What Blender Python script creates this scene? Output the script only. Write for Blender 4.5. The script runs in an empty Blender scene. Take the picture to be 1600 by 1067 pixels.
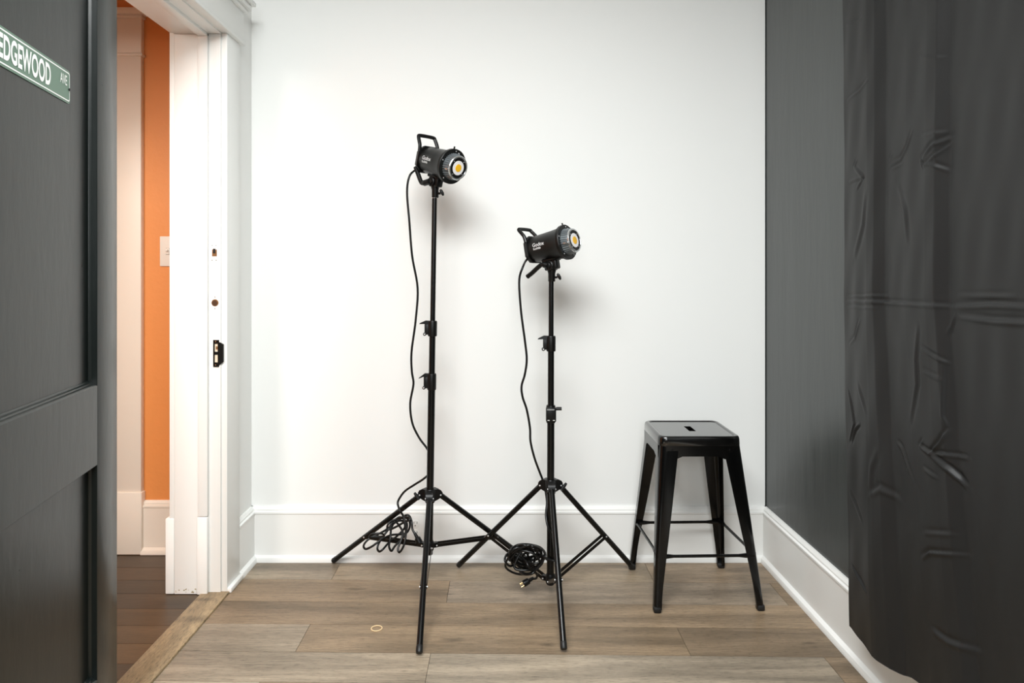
import bpy, bmesh, math, random
import numpy as np
from mathutils import Vector, Matrix
random.seed(7)
C = bpy.context.scene.collection
PI = math.pi
V = Vector
F, VX, VY, CH = 1067.0, 785.0, 428.0, 1.2     # focal length in px, vanishing point, camera height

def P(x, y, Y):          # where a point of the photograph lies in the room at depth Y
    return V(((x - VX) / F * Y, Y, CH - (y - VY) / F * Y))

# ------------------------------------------------------------------ materials
def mat(name, col, rough=.5, metal=0., spec=.5, **k):
    m = bpy.data.materials.new(name); m.use_nodes = True
    b = m.node_tree.nodes['Principled BSDF']
    b.inputs['Base Color'].default_value = (*col, 1)
    b.inputs['Roughness'].default_value = rough
    b.inputs['Metallic'].default_value = metal
    b.inputs['Specular IOR Level'].default_value = spec
    for kk, vv in k.items(): b.inputs[kk.replace('_', ' ')].default_value = vv
    return m

def N(m, typ, **k):
    n = m.node_tree.nodes.new(typ)
    for kk, vv in k.items():
        if hasattr(n, kk): setattr(n, kk, vv)
        else: n.inputs[kk].default_value = vv
    return n
def L(m, a, b): m.node_tree.links.new(a, b)
def bsdf(m): return m.node_tree.nodes['Principled BSDF']

def noise_bump(m, scale=(20, 20, 20), nscale=1., detail=4, strength=.2, dist=.002, colamt=0., rough_amt=0.):
    tc = N(m, 'ShaderNodeTexCoord'); mp = N(m, 'ShaderNodeMapping')
    mp.inputs['Scale'].default_value = scale
    L(m, tc.outputs['Object'], mp.inputs['Vector'])
    nz = N(m, 'ShaderNodeTexNoise'); nz.inputs['Scale'].default_value = nscale; nz.inputs['Detail'].default_value = detail
    L(m, mp.outputs[0], nz.inputs['Vector'])
    bp = N(m, 'ShaderNodeBump'); bp.inputs['Strength'].default_value = strength; bp.inputs['Distance'].default_value = dist
    L(m, nz.outputs['Fac'], bp.inputs['Height']); L(m, bp.outputs[0], bsdf(m).inputs['Normal'])
    if colamt:
        mx = N(m, 'ShaderNodeMix', data_type='RGBA', blend_type='MIX')
        base = list(bsdf(m).inputs['Base Color'].default_value)
        mx.inputs[6].default_value = [c * (1 - colamt) for c in base[:3]] + [1]
        mx.inputs[7].default_value = [min(1, c * (1 + colamt)) for c in base[:3]] + [1]
        L(m, nz.outputs['Fac'], mx.inputs[0]); L(m, mx.outputs[2], bsdf(m).inputs['Base Color'])
    if rough_amt:
        mr = N(m, 'ShaderNodeMapRange'); r = bsdf(m).inputs['Roughness'].default_value
        mr.inputs['To Min'].default_value = r - rough_amt; mr.inputs['To Max'].default_value = r + rough_amt
        L(m, nz.outputs['Fac'], mr.inputs['Value']); L(m, mr.outputs[0], bsdf(m).inputs['Roughness'])
    return m

M = {}
M['white_wall'] = noise_bump(mat('white_wall', (.86, .87, .855), .6, spec=.3), (9, 9, 9), 1, 5, .12, .002)
M['white_trim'] = noise_bump(mat('white_trim', (.86, .86, .84), .35, spec=.4), (12, 12, 4), 1, 4, .12, .002)
M['cool_trim'] = noise_bump(mat('cool_trim', (.84, .85, .83), .35, spec=.4), (12, 12, 4), 1, 4, .12, .002)
M['grey_wall'] = noise_bump(mat('grey_wall_paint', (.034, .040, .039), .32, spec=.65), (24, 11, 2.2), 1, 6, .45, .004, .12, .05)
M['door_paint'] = noise_bump(mat('door_paint', (.006, .0085, .0078), .29, spec=.45), (38, 38, 13), 1, 6, .22, .002, .10, .03)
M['ceiling'] = mat('ceiling_paint', (.85, .85, .84), .8)
M['orange'] = noise_bump(mat('orange_paint', (.74, .275, .075), .5), (40, 40, 40), 1, 4, .3, .003)
M['hall_trim'] = noise_bump(mat('hall_trim', (.80, .72, .63), .45), (12, 12, 4), 1, 4, .12, .002)
M['black_metal'] = mat('black_metal', (.003, .003, .003), .27, spec=.35)
M['black_gloss'] = mat('black_gloss', (.002, .002, .002), .15, spec=.4)
M['black_satin'] = noise_bump(mat('black_satin', (.005, .005, .0045), .38, spec=.4), (400, 400, 400), 1, 2, .1, .0005)
M['black_plastic'] = mat('black_plastic', (.003, .003, .003), .38, spec=.35)
M['cord'] = mat('cord_rubber', (.003, .003, .003), .30, spec=.4)
M['rubber'] = mat('rubber', (.005, .005, .005), .5)
M['steel'] = mat('steel', (.85, .85, .85), .45, .6)
M['rib_metal'] = mat('rib_metal', (.20, .225, .24), .38, .6)
M['ring_metal'] = mat('ring_metal', (.75, .77, .78), .22, .9)
M['led_white'] = mat('led_white', (.92, .90, .90), .4)
M['led_yellow'] = mat('led_yellow', (.95, .52, .02), .35)
M['print'] = mat('print_white', (.85, .85, .85), .5)
M['outlet'] = mat('outlet_white', (.86, .86, .84), .35)
M['switch'] = mat('switch_ivory', (.80, .76, .70), .35)
M['dark_hole'] = mat('dark_hole', (.01, .01, .01), .8)
M['raw_wood'] = mat('raw_wood', (.22, .10, .035), .8)
M['brass'] = mat('brass', (.7, .5, .25), .3, 1.)
M['sign_green'] = noise_bump(mat('sign_green', (.105, .19, .135), .35), (8, 8, 8), 1, 2, .02, .001)
M['sign_white'] = mat('sign_white', (.88, .90, .87), .4)
M['band'] = mat('rubber_band', (.82, .62, .36), .5)
M['seat_paint'] = mat('seat_paint', (.003, .003, .003), .14, spec=.6, Coat_Weight=.6, Coat_Roughness=.1)
M['gap'] = mat('plank_gap', (.05, .035, .025), .8)

# black cloth
m = mat('black_cloth', (.0120, .0120, .0120), .47, spec=.24)
noise_bump(m, (900, 900, 900), 1, 2, .12, .0006); M['cloth'] = m

def wood(name, grain=(2.2, 26, 1), contrast=1.05, rough=.42, knots=(), rot=0.):
    m = mat(name, (.3, .2, .1), rough, spec=.35)
    at = N(m, 'ShaderNodeAttribute'); at.attribute_name = 'tint'
    sd = N(m, 'ShaderNodeAttribute'); sd.attribute_name = 'seed'
    tc = N(m, 'ShaderNodeTexCoord')
    add = N(m, 'ShaderNodeVectorMath', operation='ADD')
    L(m, tc.outputs['Object'], add.inputs[0]); L(m, sd.outputs['Vector'], add.inputs[1])
    def nz(sc, det, rgh, dist=0.):
        mp = N(m, 'ShaderNodeMapping'); mp.inputs['Scale'].default_value = sc; mp.inputs['Rotation'].default_value = (0, 0, rot)
        L(m, add.outputs[0], mp.inputs['Vector'])
        n = N(m, 'ShaderNodeTexNoise'); n.inputs['Scale'].default_value = 1
        n.inputs['Detail'].default_value = det; n.inputs['Roughness'].default_value = rgh; n.inputs['Distortion'].default_value = dist
        L(m, mp.outputs[0], n.inputs['Vector']); return n.outputs['Fac']
    def rng(s, a, b, c, d):
        r = N(m, 'ShaderNodeMapRange'); r.inputs['From Min'].default_value = a; r.inputs['From Max'].default_value = b
        r.inputs['To Min'].default_value = c; r.inputs['To Max'].default_value = d; L(m, s, r.inputs['Value']); return r.outputs[0]
    def mul(a, b):
        q = N(m, 'ShaderNodeMath', operation='MULTIPLY'); L(m, a, q.inputs[0]); L(m, b, q.inputs[1]); return q.outputs[0]
    broad = rng(nz((grain[0] * .55, grain[1] * .42, 1), 3, .5, .4), .3, .7, 1 - contrast * .42, 1 + contrast * .30)
    fine = rng(nz((grain[0] * 4, grain[1] * 7, 1), 5, .65), .3, .7, 1 - contrast * .22, 1 + contrast * .22)
    pores = rng(nz((grain[0] * 14, grain[1] * 14, 1), 3, .7), .33, .48, 1 - contrast * .45, 1)
    f = mul(mul(broad, fine), pores)
    for (kx, ky, kr) in knots:
        mp = N(m, 'ShaderNodeMapping'); mp.inputs['Location'].default_value = (-kx, -ky * 3.2, 0); mp.inputs['Scale'].default_value = (1, 3.2, 0)
        L(m, tc.outputs['Object'], mp.inputs['Vector'])
        ln = N(m, 'ShaderNodeVectorMath', operation='LENGTH'); L(m, mp.outputs[0], ln.inputs[0])
        wob = N(m, 'ShaderNodeMath', operation='MULTIPLY_ADD'); L(m, fine, wob.inputs[0]); wob.inputs[1].default_value = .03; L(m, ln.outputs['Value'], wob.inputs[2])
        f = mul(f, rng(wob.outputs[0], .03 + kr * .2, .03 + kr, .55, 1.0))
    vm = N(m, 'ShaderNodeVectorMath', operation='SCALE'); L(m, at.outputs['Color'], vm.inputs[0]); L(m, f, vm.inputs['Scale'])
    # warm the light streaks a little
    L(m, vm.outputs[0], bsdf(m).inputs['Base Color'])
    bp = N(m, 'ShaderNodeBump'); bp.inputs['Strength'].default_value = .15; bp.inputs['Distance'].default_value = .001
    L(m, f, bp.inputs['Height']); L(m, bp.outputs[0], bsdf(m).inputs['Normal'])
    return m
M['plank'] = wood('plank_wood', knots=((-.56, 2.60, .05), (-.165, 2.24, .055), (.145, 2.21, .035), (-.2, 2.56, .02), (1.0, 2.22, .03)))
M['hall_plank'] = wood('hall_plank_wood', contrast=.75, rough=.35)
M['threshold'] = wood('threshold_wood', grain=(20, 3.0, 1), contrast=1.25, rough=.4, rot=.30, knots=((-1.06, 2.36, .10), (-1.10, 2.5, .06)))

# ------------------------------------------------------------------ mesh helpers
class MB:
    def __init__(s): s.bm = bmesh.new()
    def _x(s, vs, mtx):
        if mtx is not None: bmesh.ops.transform(s.bm, matrix=mtx, verts=vs)
    def box(s, a, b, bev=0., mtx=None, seg=2):
        t = bmesh.new()
        bmesh.ops.create_cube(t, size=1)
        for v in t.verts:
            v.co = V([(a[i] + b[i]) / 2 + v.co[i] * (b[i] - a[i]) for i in range(3)])
        if bev: bmesh.ops.bevel(t, geom=t.edges[:], offset=bev, segments=seg, profile=.5, affect='EDGES')
        if mtx is not None: bmesh.ops.transform(t, matrix=mtx, verts=t.verts)
        return s.join(t)
    def join(s, t):
        me = bpy.data.meshes.new('t'); t.to_mesh(me); t.free(); s.bm.from_mesh(me); bpy.data.meshes.remove(me); return s
    def tube(s, pts, r, n=12, cap=True, mtx=None, closed=False, flat=None):
        pts = [V(p) for p in pts]; k = len(pts)
        rs = r if isinstance(r, (list, tuple)) else [r] * k
        rings = []; up = None
        for i, p in enumerate(pts):
            if closed: t = pts[(i + 1) % k] - pts[i - 1]
            else: t = pts[min(i + 1, k - 1)] - pts[max(i - 1, 0)]
            t.normalize()
            if up is None:
                up = t.orthogonal().normalized() if flat is None else V(flat)
            up = (up - t * up.dot(t)).normalized(); w = t.cross(up)
            rings.append([s.bm.verts.new(p + (up * math.cos(2 * PI * j / n) + w * math.sin(2 * PI * j / n)) * rs[i]) for j in range(n)])
        for i in range(k if closed else k - 1):
            a, b = rings[i], rings[(i + 1) % k]
            for j in range(n):
                s.bm.faces.new((a[j], a[(j + 1) % n], b[(j + 1) % n], b[j]))
        if cap and not closed:
            s.bm.faces.new(rings[0][::-1]); s.bm.faces.new(rings[-1])
        if mtx is not None: s._x([v for q in rings for v in q], mtx)
        return s
    def loft(s, loops, closed=True, cap0=False, cap1=False, mtx=None):
        R = [[s.bm.verts.new(V(p)) for p in lp] for lp in loops]
        n = len(R[0])
        for a, b in zip(R, R[1:]):
            for j in range(n if closed else n - 1):
                s.bm.faces.new((a[j], a[(j + 1) % n], b[(j + 1) % n], b[j]))
        if cap0: s.bm.faces.new(R[0][::-1])
        if cap1: s.bm.faces.new(R[-1])
        if mtx is not None: s._x([v for q in R for v in q], mtx)
        return s
    def lathe(s, prof, n=40, mtx=None, axis='x', cap=True):
        loops = []
        for (a, r) in prof:
            lp = []
            for j in range(n):
                c, q = math.cos(2 * PI * j / n) * r, math.sin(2 * PI * j / n) * r
                lp.append((a, c, q) if axis == 'x' else ((c, q, a) if axis == 'z' else (c, a, q)))
            loops.append(lp)
        return s.loft(loops, True, cap, cap, mtx)
    def prism(s, poly, z0, z1, mtx=None):
        return s.loft([[(x, y, z0) for x, y in poly], [(x, y, z1) for x, y in poly]], True, True, True, mtx)
    def quad(s, *ps):
        s.bm.faces.new([s.bm.verts.new(V(p)) for p in ps]); return s
    def build(s, name, m, parent=None, ang=35, recalc=True, smooth=True):
        if recalc: bmesh.ops.recalc_face_normals(s.bm, faces=s.bm.faces)
        if parent is not None:
            off = root_of(parent)
            bmesh.ops.translate(s.bm, vec=-off, verts=s.bm.verts)
        me = bpy.data.meshes.new(name); s.bm.to_mesh(me); s.bm.free()
        if smooth:
            me.polygons.foreach_set('use_smooth', [True] * len(me.polygons))
            me.set_sharp_from_angle(angle=math.radians(ang))
        for mm in (m if isinstance(m, (list, tuple)) else [m]): me.materials.append(mm)
        o = bpy.data.objects.new(name, me); C.objects.link(o); o.parent = parent
        return o
def each(mb, name, m, parent):
    bm = mb.bm; bm.verts.ensure_lookup_table(); seen = set(); out = []
    for v in bm.verts:
        if v in seen: continue
        st_ = [v]; comp = []; seen.add(v)
        while st_:
            q = st_.pop(); comp.append(q)
            for e in q.link_edges:
                w = e.other_vert(q)
                if w not in seen: seen.add(w); st_.append(w)
        n = MB(); mp = {q: n.bm.verts.new(q.co) for q in comp}
        for f in {f for q in comp for f in q.link_faces}: n.bm.faces.new([mp[q] for q in f.verts])
        out.append(n.build(name, m, parent))
    bm.free(); return out
def root_of(o):
    v = V((0, 0, 0))
    while o is not None: v += o.location; o = o.parent
    return v
def thing(name, label, cat, loc, group=None):
    o = bpy.data.objects.new(name, None); C.objects.link(o); o.location = loc; o.empty_display_size = .05
    return tag(o, label, cat, group)
def tag(o, label=None, cat=None, group=None, kind=None):
    if label: o['label'] = label
    if cat: o['category'] = cat
    if group: o['group'] = group
    if kind: o['kind'] = kind
    return o
def structure(name, mb, m, label=None, **k):
    o = mb.build(name, m, **k); tag(o, label, None, None, 'structure'); return o
def cr(pts, sub=8, closed=False):     # Catmull-Rom
    pts = [V(p) for p in pts]; n = len(pts); out = []
    rng = range(n) if closed else range(n - 1)
    for i in rng:
        if closed: p0, p1, p2, p3 = pts[i - 1], pts[i], pts[(i + 1) % n], pts[(i + 2) % n]
        else: p0, p1, p2, p3 = pts[max(i - 1, 0)], pts[i], pts[i + 1], pts[min(i + 2, n - 1)]
        for q in range(sub):
            t = q / sub
            out.append(.5 * ((2 * p1) + (p2 - p0) * t + (2 * p0 - 5 * p1 + 4 * p2 - p3) * t * t + (3 * p1 - p0 - 3 * p2 + p3) * t ** 3))
    if not closed: out.append(pts[-1])
    return out
def text_mesh(body, size, extrude=.0003, offset=0., space=1.):
    cu = bpy.data.curves.new('txt', 'FONT'); cu.body = body; cu.size = size; cu.extrude = extrude
    cu.offset = offset; cu.space_character = space; cu.resolution_u = 4
    o = bpy.data.objects.new('txt', cu); C.objects.link(o)
    dg = bpy.context.evaluated_depsgraph_get(); dg.update()
    me = bpy.data.meshes.new_from_object(o.evaluated_get(dg))
    t = bmesh.new(); t.from_mesh(me); bpy.data.meshes.remove(me); bpy.data.objects.remove(o)
    xs = [v.co.x for v in t.verts]; ys = [v.co.y for v in t.verts]
    return t, min(xs), max(xs), min(ys), max(ys)

# ------------------------------------------------------------------ setting
XL, XR, YB = -1.055, 1.108, 2.872          # wall planes
YN = -2.4                                  # wall behind the camera
ZC = 2.78
J0, J1 = 1.775, 2.56                       # door opening, near and far jamb
ZH = 2.10                                  # head of the opening

def planks(name, mt, rows, x0, x1, joints, tints, slope, seedbase):
    """rows: list of seam offsets c (Y = c - slope*X); joints[i]: X of the joints of row i; tints[i]: colours"""
    bm = bmesh.new()
    tl = bm.loops.layers.float_color.new('tint'); sl = bm.loops.layers.float_vector.new('seed')
    rnd = random.Random(seedbase)
    g = .0009
    for i in range(len(rows) - 1):
        c1, c0 = rows[i], rows[i + 1]
        js = [x0] + [j for j in joints[i] if x0 < j < x1] + [x1]
        for k in range(len(js) - 1):
            a, b = js[k] + (g if k else 0), js[k + 1] - g * .6
            col = tints[i][k % len(tints[i])]; sd = (rnd.uniform(0, 40), rnd.uniform(0, 40), rnd.uniform(0, 9))
            q = [(a, c0 - slope * a + g), (b, c0 - slope * b + g), (b, c1 - slope * b - g), (a, c1 - slope * a - g)]
            vs = [bm.verts.new((x, y, 0)) for x, y in q]
            lo = [bm.verts.new((x, y, -.004)) for x, y in q]
            fs = [bm.faces.new(vs)] + [bm.faces.new((lo[j], lo[(j + 1) % 4], vs[(j + 1) % 4], vs[j])) for j in range(4)]
            for f in fs:
                for lp in f.loops: lp[tl] = (*col, 1); lp[sl] = sd
    ys = [rows[0] + .1, rows[-1] - .1]
    f = bm.faces.new([bm.verts.new((x0, ys[1], -.003)), bm.verts.new((x1, ys[1], -.003)), bm.verts.new((x1, ys[0], -.003)), bm.verts.new((x0, ys[0], -.003))])
    f.material_index = 1
    me = bpy.data.meshes.new(name); bm.to_mesh(me); bm.free()
    me.materials.append(mt); me.materials.append(M['gap'])
    o = bpy.data.objects.new(name, me); C.objects.link(o); return o

G1, G2 = (.295, .236, .170), (.325, .266, .197)      # greyer planks
B1, B2, B3 = (.238, .170, .106), (.258, .185, .117), (.205, .148, .095)
rows = [3.0, 2.668, 2.490, 2.329, 2.157, 1.997] + [1.997 - .167 * k for k in range(1, 27)]
joints = [[-.672, .59], [-.205, 1.036], [], [-.658, .592], [-.227, 1.006]]
tints = [[G1, (.30, .232, .16), (.29, .215, .145)], [B2, (.285, .222, .16), B1], [B2], [G1, B1, B3], [G1, G2, B2]]
rr_ = random.Random(3)
for k in range(27):
    o_ = rr_.uniform(-1, .2); joints.append([o_, o_ + 1.25]); tints.append([rr_.choice([G1, G2, B1, B2]) for _ in range(3)])
fl = planks('floor', M['plank'], rows, -1.06, 1.12, joints, tints, .0175, 5)
tag(fl, 'pale grey-brown wood plank floor of the room', kind='structure')
H1, H2, H3 = (.080, .047, .024), (.098, .056, .027), (.060, .038, .022)
hr = [3.02 - .115 * k for k in range(26)]
hj = [[rr_.uniform(-2.6, -1.2)] for _ in range(26)]
ht = [[rr_.choice([H1, H2, H3]) for _ in range(2)] for _ in range(26)]
fh = planks('floor', M['hall_plank'], hr, -2.75, -1.058, hj, ht, .005, 9)
fh.location.z = -.002; tag(fh, 'dark brown wood plank floor of the hallway', kind='structure')

# threshold board in the doorway
mb = MB(); mb.box((-1.128, J0 - .005, -.004), (-1.026, J1 + .01, .008), .004)
th = structure('trim_1', mb, M['threshold'], 'worn wooden threshold board across the doorway')
ca = th.data.color_attributes.new('tint', 'FLOAT_COLOR', 'POINT')
for d_ in ca.data: d_.color = (.285, .205, .115, 1)

# walls
mb = MB(); mb.box((XL - .02, YB, -.01), (XR + .02, YB + .10, ZC))
structure('wall_back', mb, M['white_wall'], 'plain white wall at the back')
mb = MB(); mb.box((XR, YN, -.01), (XR + .1, YB, ZC))
structure('wall_right', mb, M['grey_wall'], 'dark grey painted wall on the right')
mb = MB()
mb.box((-1.2305, J1 + .015, -.01), (XL, YB + .1, ZC)); mb.box((-1.2305, J0 - .16, -.01), (XL, J0 - .015, ZC)); mb.box((-1.2305, J0 - .016, ZH + .015), (XL, J1 + .016, ZC))
structure('wall_left', mb, M['white_wall'], 'white wall around the doorway on the left')
mb = MB(); mb.box((-1.2305, YN, -.01), (XL, J0 - .16, ZC)); structure('wall_left', mb, M['grey_wall'], 'dark grey wall behind the open door')
mb = MB(); mb.box((-2.8, YN - .1, -.01), (XR + .1, YN, ZC)); structure('wall_front', mb, mat('dark_wall', (.06, .06, .06), .8), 'dark wall behind the camera')
mb = MB(); mb.box((-2.8, YN - .1, ZC), (XR + .1, YB + .2, ZC + .08)); structure('ceiling', mb, M['ceiling'], 'white ceiling')
mb = MB(); mb.box((-2.75, 2.95, -.01), (-1.231, 3.05, ZC)); structure('wall_hallway', mb, M['orange'], 'orange painted hallway wall beyond the doorway')
mb = MB(); mb.box((-2.75, 1.15, 2.19), (-1.2305, 1.27, ZC)); structure('wall_hallway', mb, M['orange'], 'unseen orange header added across the hallway to shade the far wall')  # unseen blocker, added to keep lamp light off the top of the far wall
mb = MB(); mb.box((-2.85, YN, -.01), (-2.75, 3.05, ZC)); structure('wall_hallway', mb, M['orange'], 'orange hallway side wall')

mb = MB(); mb.box((XR - .0035, YB - .0008, .22), (XR + .001, YB + .001, ZC)); wr_ = bpy.data.objects['wall_right']
mb.build('paint_edge', mat('dark_paint_line', (.012, .014, .014), .5), wr_)
# baseboards: profile (distance from wall, height)
def base_profile(h=.225, t=.019):
    return [(0, 0), (t + .016, 0), (t + .016, .008), (t + .012, .018), (t + .003, .024), (t, .026), (t, h - .030), (t + .003, h - .027), (t + .003, h - .020),
            (t - .004, h - .016), (t - .004, h - .010), (t - .009, h - .004), (t - .012, h), (0, h)]
def base(name, p0, p1, nrm, mt, label, h=.225):
    mb = MB(); pr = base_profile(h); nr = V(nrm)
    mb.loft([[V(p) + nr * a + V((0, 0, b)) for a, b in pr] for p in (p0, p1)], True, True, True)
    return structure(name, mb, mt, label, ang=25)
base('baseboard_back', (XL, YB, 0), (XR, YB, 0), (0, -1, 0), M['white_trim'], 'tall white baseboard along the back wall')
base('baseboard_right', (XR, YN, 0), (XR, YB, 0), (-1, 0, 0), M['white_trim'], 'tall white baseboard under the grey wall')
base('baseboard_left', (XL, 2.69, 0), (XL, YB, 0), (1, 0, 0), M['cool_trim'], 'white baseboard beside the door casing')
base('baseboard_left', (XL, YN, 0), (XL, J0 - .14, 0), (1, 0, 0), M['cool_trim'], 'white baseboard behind the open door')
base('baseboard_hallway', (-1.546, 2.95, 0), (-1.231, 2.95, 0), (0, -1, 0), M['hall_trim'], 'cream baseboard under the orange hallway wall')

# door frame: one thing with its boards
fr = bpy.data.objects.new('trim_2', None); C.objects.link(fr); fr.location = (-1.14, J1, 0)
tag(fr, 'white painted door frame with casing and strike plates', kind='structure')
for (y0, y1, s) in ((J1, J1 + .02, 1), (J0 - .02, J0, -1)):
    mb = MB(); mb.box((-1.2300, min(y0, y1), .0), (-1.1400, max(y0, y1), ZH), .0015); mb.box((-1.1378, min(y0, y1), .0), (-1.0565, max(y0, y1), ZH), .0015)

    mb.build('jamb', M['white_trim'], fr)
mb = MB(); mb.box((-1.2312, J0 - .02, ZH), (-1.0552, J1 + .02, ZH + .02), .0015); mb.build('head_jamb', M['white_trim'], fr)
mb = MB(); mb.box((-1.137, J1 - .012, .295), (-1.101, J1 + .001, ZH - .001), .002); mb.build('door_stop', M['white_trim'], fr)
mb = MB(); mb.box((-1.139, J1 - .014, .004), (-1.101, J1 + .001, .292), .0025); mb.build('door_stop', M['white_trim'], fr)
mb = MB(); mb.box((-1.137, J0, .004), (-1.101, J0 + .012, ZH - .001), .002); mb.build('door_stop', M['white_trim'], fr)
mb = MB(); mb.box((-1.137, J0, ZH - .012), (-1.101, J1, ZH + .001), .002); mb.build('door_stop', M['white_trim'], fr)
mb = MB(); mb.box((-1.036, J1 + .008, 0), (-1.019, 2.69, .020), .004); mb.build('shoe_moulding', M['white_trim'], fr)
# room-side casing
for (a, b) in ((J1 + .006, 2.690), (J0 - .14, J0 - .006)):
    mb = MB(); mb.box((XL - .002, a, 0), (-1.034, b, ZH + .0055), .003); mb.build('casing', M['cool_trim'], fr)
mb = MB(); mb.box((XL - .002, J0 - .15, ZH + .010), (-1.026, 2.712, 2.238), .002)
mb.box((XL - .002, J0 - .16, ZH + .005), (-1.019, 2.718, ZH + .016), .004); mb.build('head_casing', M['cool_trim'], fr)
mb = MB()
mb.box((XL - .002, J0 - .17, 2.236), (-1.014, 2.724, 2.250), .003); mb.box((XL - .002, J0 - .18, 2.250), (-1.002, 2.736, 2.272), .006)
mb.box((XL - .002, J0 - .19, 2.272), (-.990, 2.748, 2.288), .003); mb.build('crown_moulding', M['cool_trim'], fr)
# hallway-side casing
for (a, b) in ((J1 + .002, 2.690), (J0 - .14, J0 - .006)):
    mb = MB(); mb.box((-1.250, a, .27), (-1.2305, b, ZH + .11), .003); mb.build('casing', M['white_trim'], fr)
    mb = MB(); mb.box((-1.264, a - .003, 0), (-1.2305, b, .283), .004); mb.build('plinth_block', M['white_trim'], fr)
mb = MB(); mb.box((-1.250, J0 - .14, ZH + .005), (-1.2305, 2.69, ZH + .13), .003); mb.build('head_casing', M['white_trim'], fr)
# scuffed foot of the far jamb
mb = MB(); rs = random.Random(2)
for k in range(16):
    x = rs.uniform(-1.228, -1.145); z = abs(rs.gauss(0, .010)) + .004; w = rs.uniform(.002, .006)
    mb.box((x, J1 - .0006, z), (x + w, J1 + .001, z + w * rs.uniform(.4, .9)))
mb.build('chipped_paint', mat('chipped_wood', (.42, .36, .24), .8), fr)

def jz(y): return CH + (VY - y) / F * J1
def jx(x): return (x - VX) / F * J1
# mortise, bore hole and black strike
mb = MB(); mb.box((jx(329), J1 - .0008, jz(409)), (jx(342.5), J1 + .001, jz(380)), .0004); pl = mb.build('mortise_plate', M['white_trim'], fr)
mb = MB(); mb.box((jx(331.5), J1 - .0016, jz(400.5)), (jx(339), J1, jz(390)), .0005); mb.build('mortise', M['raw_wood'], pl)
mb = MB(); mb.box((jx(333), J1 - .0022, jz(396)), (jx(337), J1 - .001, jz(388.5)), .0003)
for (x, y) in ((331.5, 383.5), (338, 383.5), (331.5, 406.5), (338, 406.5)):
    mb.lathe([(J1 - .0016, .0016), (J1, .0016)], 8, Matrix.Translation((jx(x), 0, jz(y))), 'y')
each(mb, 'screw_hole', M['dark_hole'], pl)
mb = MB(); mb.lathe([(J1 - .0012, .0132), (J1 + .001, .0132)], 24, Matrix.Translation((jx(336), 0, jz(473))), 'y'); bh = mb.build('bore_hole', M['raw_wood'], fr)
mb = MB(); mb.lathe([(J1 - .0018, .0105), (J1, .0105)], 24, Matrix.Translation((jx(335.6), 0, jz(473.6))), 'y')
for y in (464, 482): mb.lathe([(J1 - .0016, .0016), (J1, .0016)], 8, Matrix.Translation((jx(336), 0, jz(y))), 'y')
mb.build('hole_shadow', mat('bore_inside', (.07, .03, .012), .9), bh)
mb = MB()
x0, x1, x2 = jx(333.5), jx(342.5), jx(349)
ya, yb = J1 - .003, J1 + .0005
W = [(jx(335.8), jx(340.6), 537, 549), (jx(335.8), jx(340.6), 554, 566)]
mb.box((x0, ya, jz(573)), (W[0][0], yb, jz(531))); mb.box((W[0][1], ya, jz(573)), (x1, yb, jz(531)))
for (p, q) in ((531, 537), (549.5, 554), (566, 573)): mb.box((W[0][0], ya, jz(q)), (W[0][1], yb, jz(p)))
mb.loft([[(x1, ya - .0005, jz(534)), (x1, ya - .0005, jz(571)), (x2, J1 - .002, jz(565)), (x2, J1 - .002, jz(538))],
         [(x1, yb, jz(534)), (x1, yb, jz(571)), (x2, J1 + .006, jz(565)), (x2, J1 + .006, jz(538))]], True, True, True)
sp = mb.build('strike_plate', M['black_metal'], fr)
mb = MB(); mb.box((W[0][0], J1 - .0008, jz(549)), (W[0][1], J1 + .001, jz(537)))
mb.box((W[0][0], J1 - .0008, jz(566)), (W[0][1], J1 + .001, jz(554.5))); each(mb, 'strike_opening', mat('pale_wood', (.72, .62, .48), .7), sp)
mb = MB(); mb.box((jx(337.3), J1 - .0016, jz(546)), (W[0][1], J1, jz(541)))
for y in (533.6, 570): mb.lathe([(ya - .001, .0022), (ya, .0022)], 10, Matrix.Translation((jx(337.5), 0, jz(y))), 'y')
mb.build('latch_hole', M['raw_wood'], sp)

# hallway: far door casing with its closed door
hd = bpy.data.objects.new('trim_3', None); C.objects.link(hd); hd.location = (-2.0, 2.95, 0)
tag(hd, 'cream door casing on the far hallway wall', kind='structure')
for (a, b) in ((-1.668, -1.548), (-2.62, -2.50)):
    mb = MB(); mb.box((a, 2.925, .262), (b, 2.952, 2.135), .004); mb.build('casing', M['hall_trim'], hd)
    mb = MB(); mb.box((a - .004, 2.917, 0), (b + .006, 2.952, .266), .004); mb.build('plinth_block', M['hall_trim'], hd)
mb = MB(); mb.box((-2.63, 2.918, 2.132), (-1.540, 2.952, 2.146), .005); mb.build('bead', M['hall_trim'], hd)
mb = MB(); mb.box((-2.62, 2.926, 2.146), (-1.548, 2.952, 2.300), .002); mb.build('head_casing', M['hall_trim'], hd)
mb = MB(); mb.box((-2.63, 2.915, 2.296), (-1.540, 2.952, 2.308), .004); mb.box((-2.645, 2.900, 2.308), (-1.528, 2.952, 2.336), .008); mb.build('crown_moulding', M['hall_trim'], hd)
mb = MB(); mb.box((-2.50, 2.93, 0), (-1.668, 2.955, 2.135), .002)
structure('door_2', mb, M['hall_trim'], 'closed cream door in the hallway')

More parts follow.
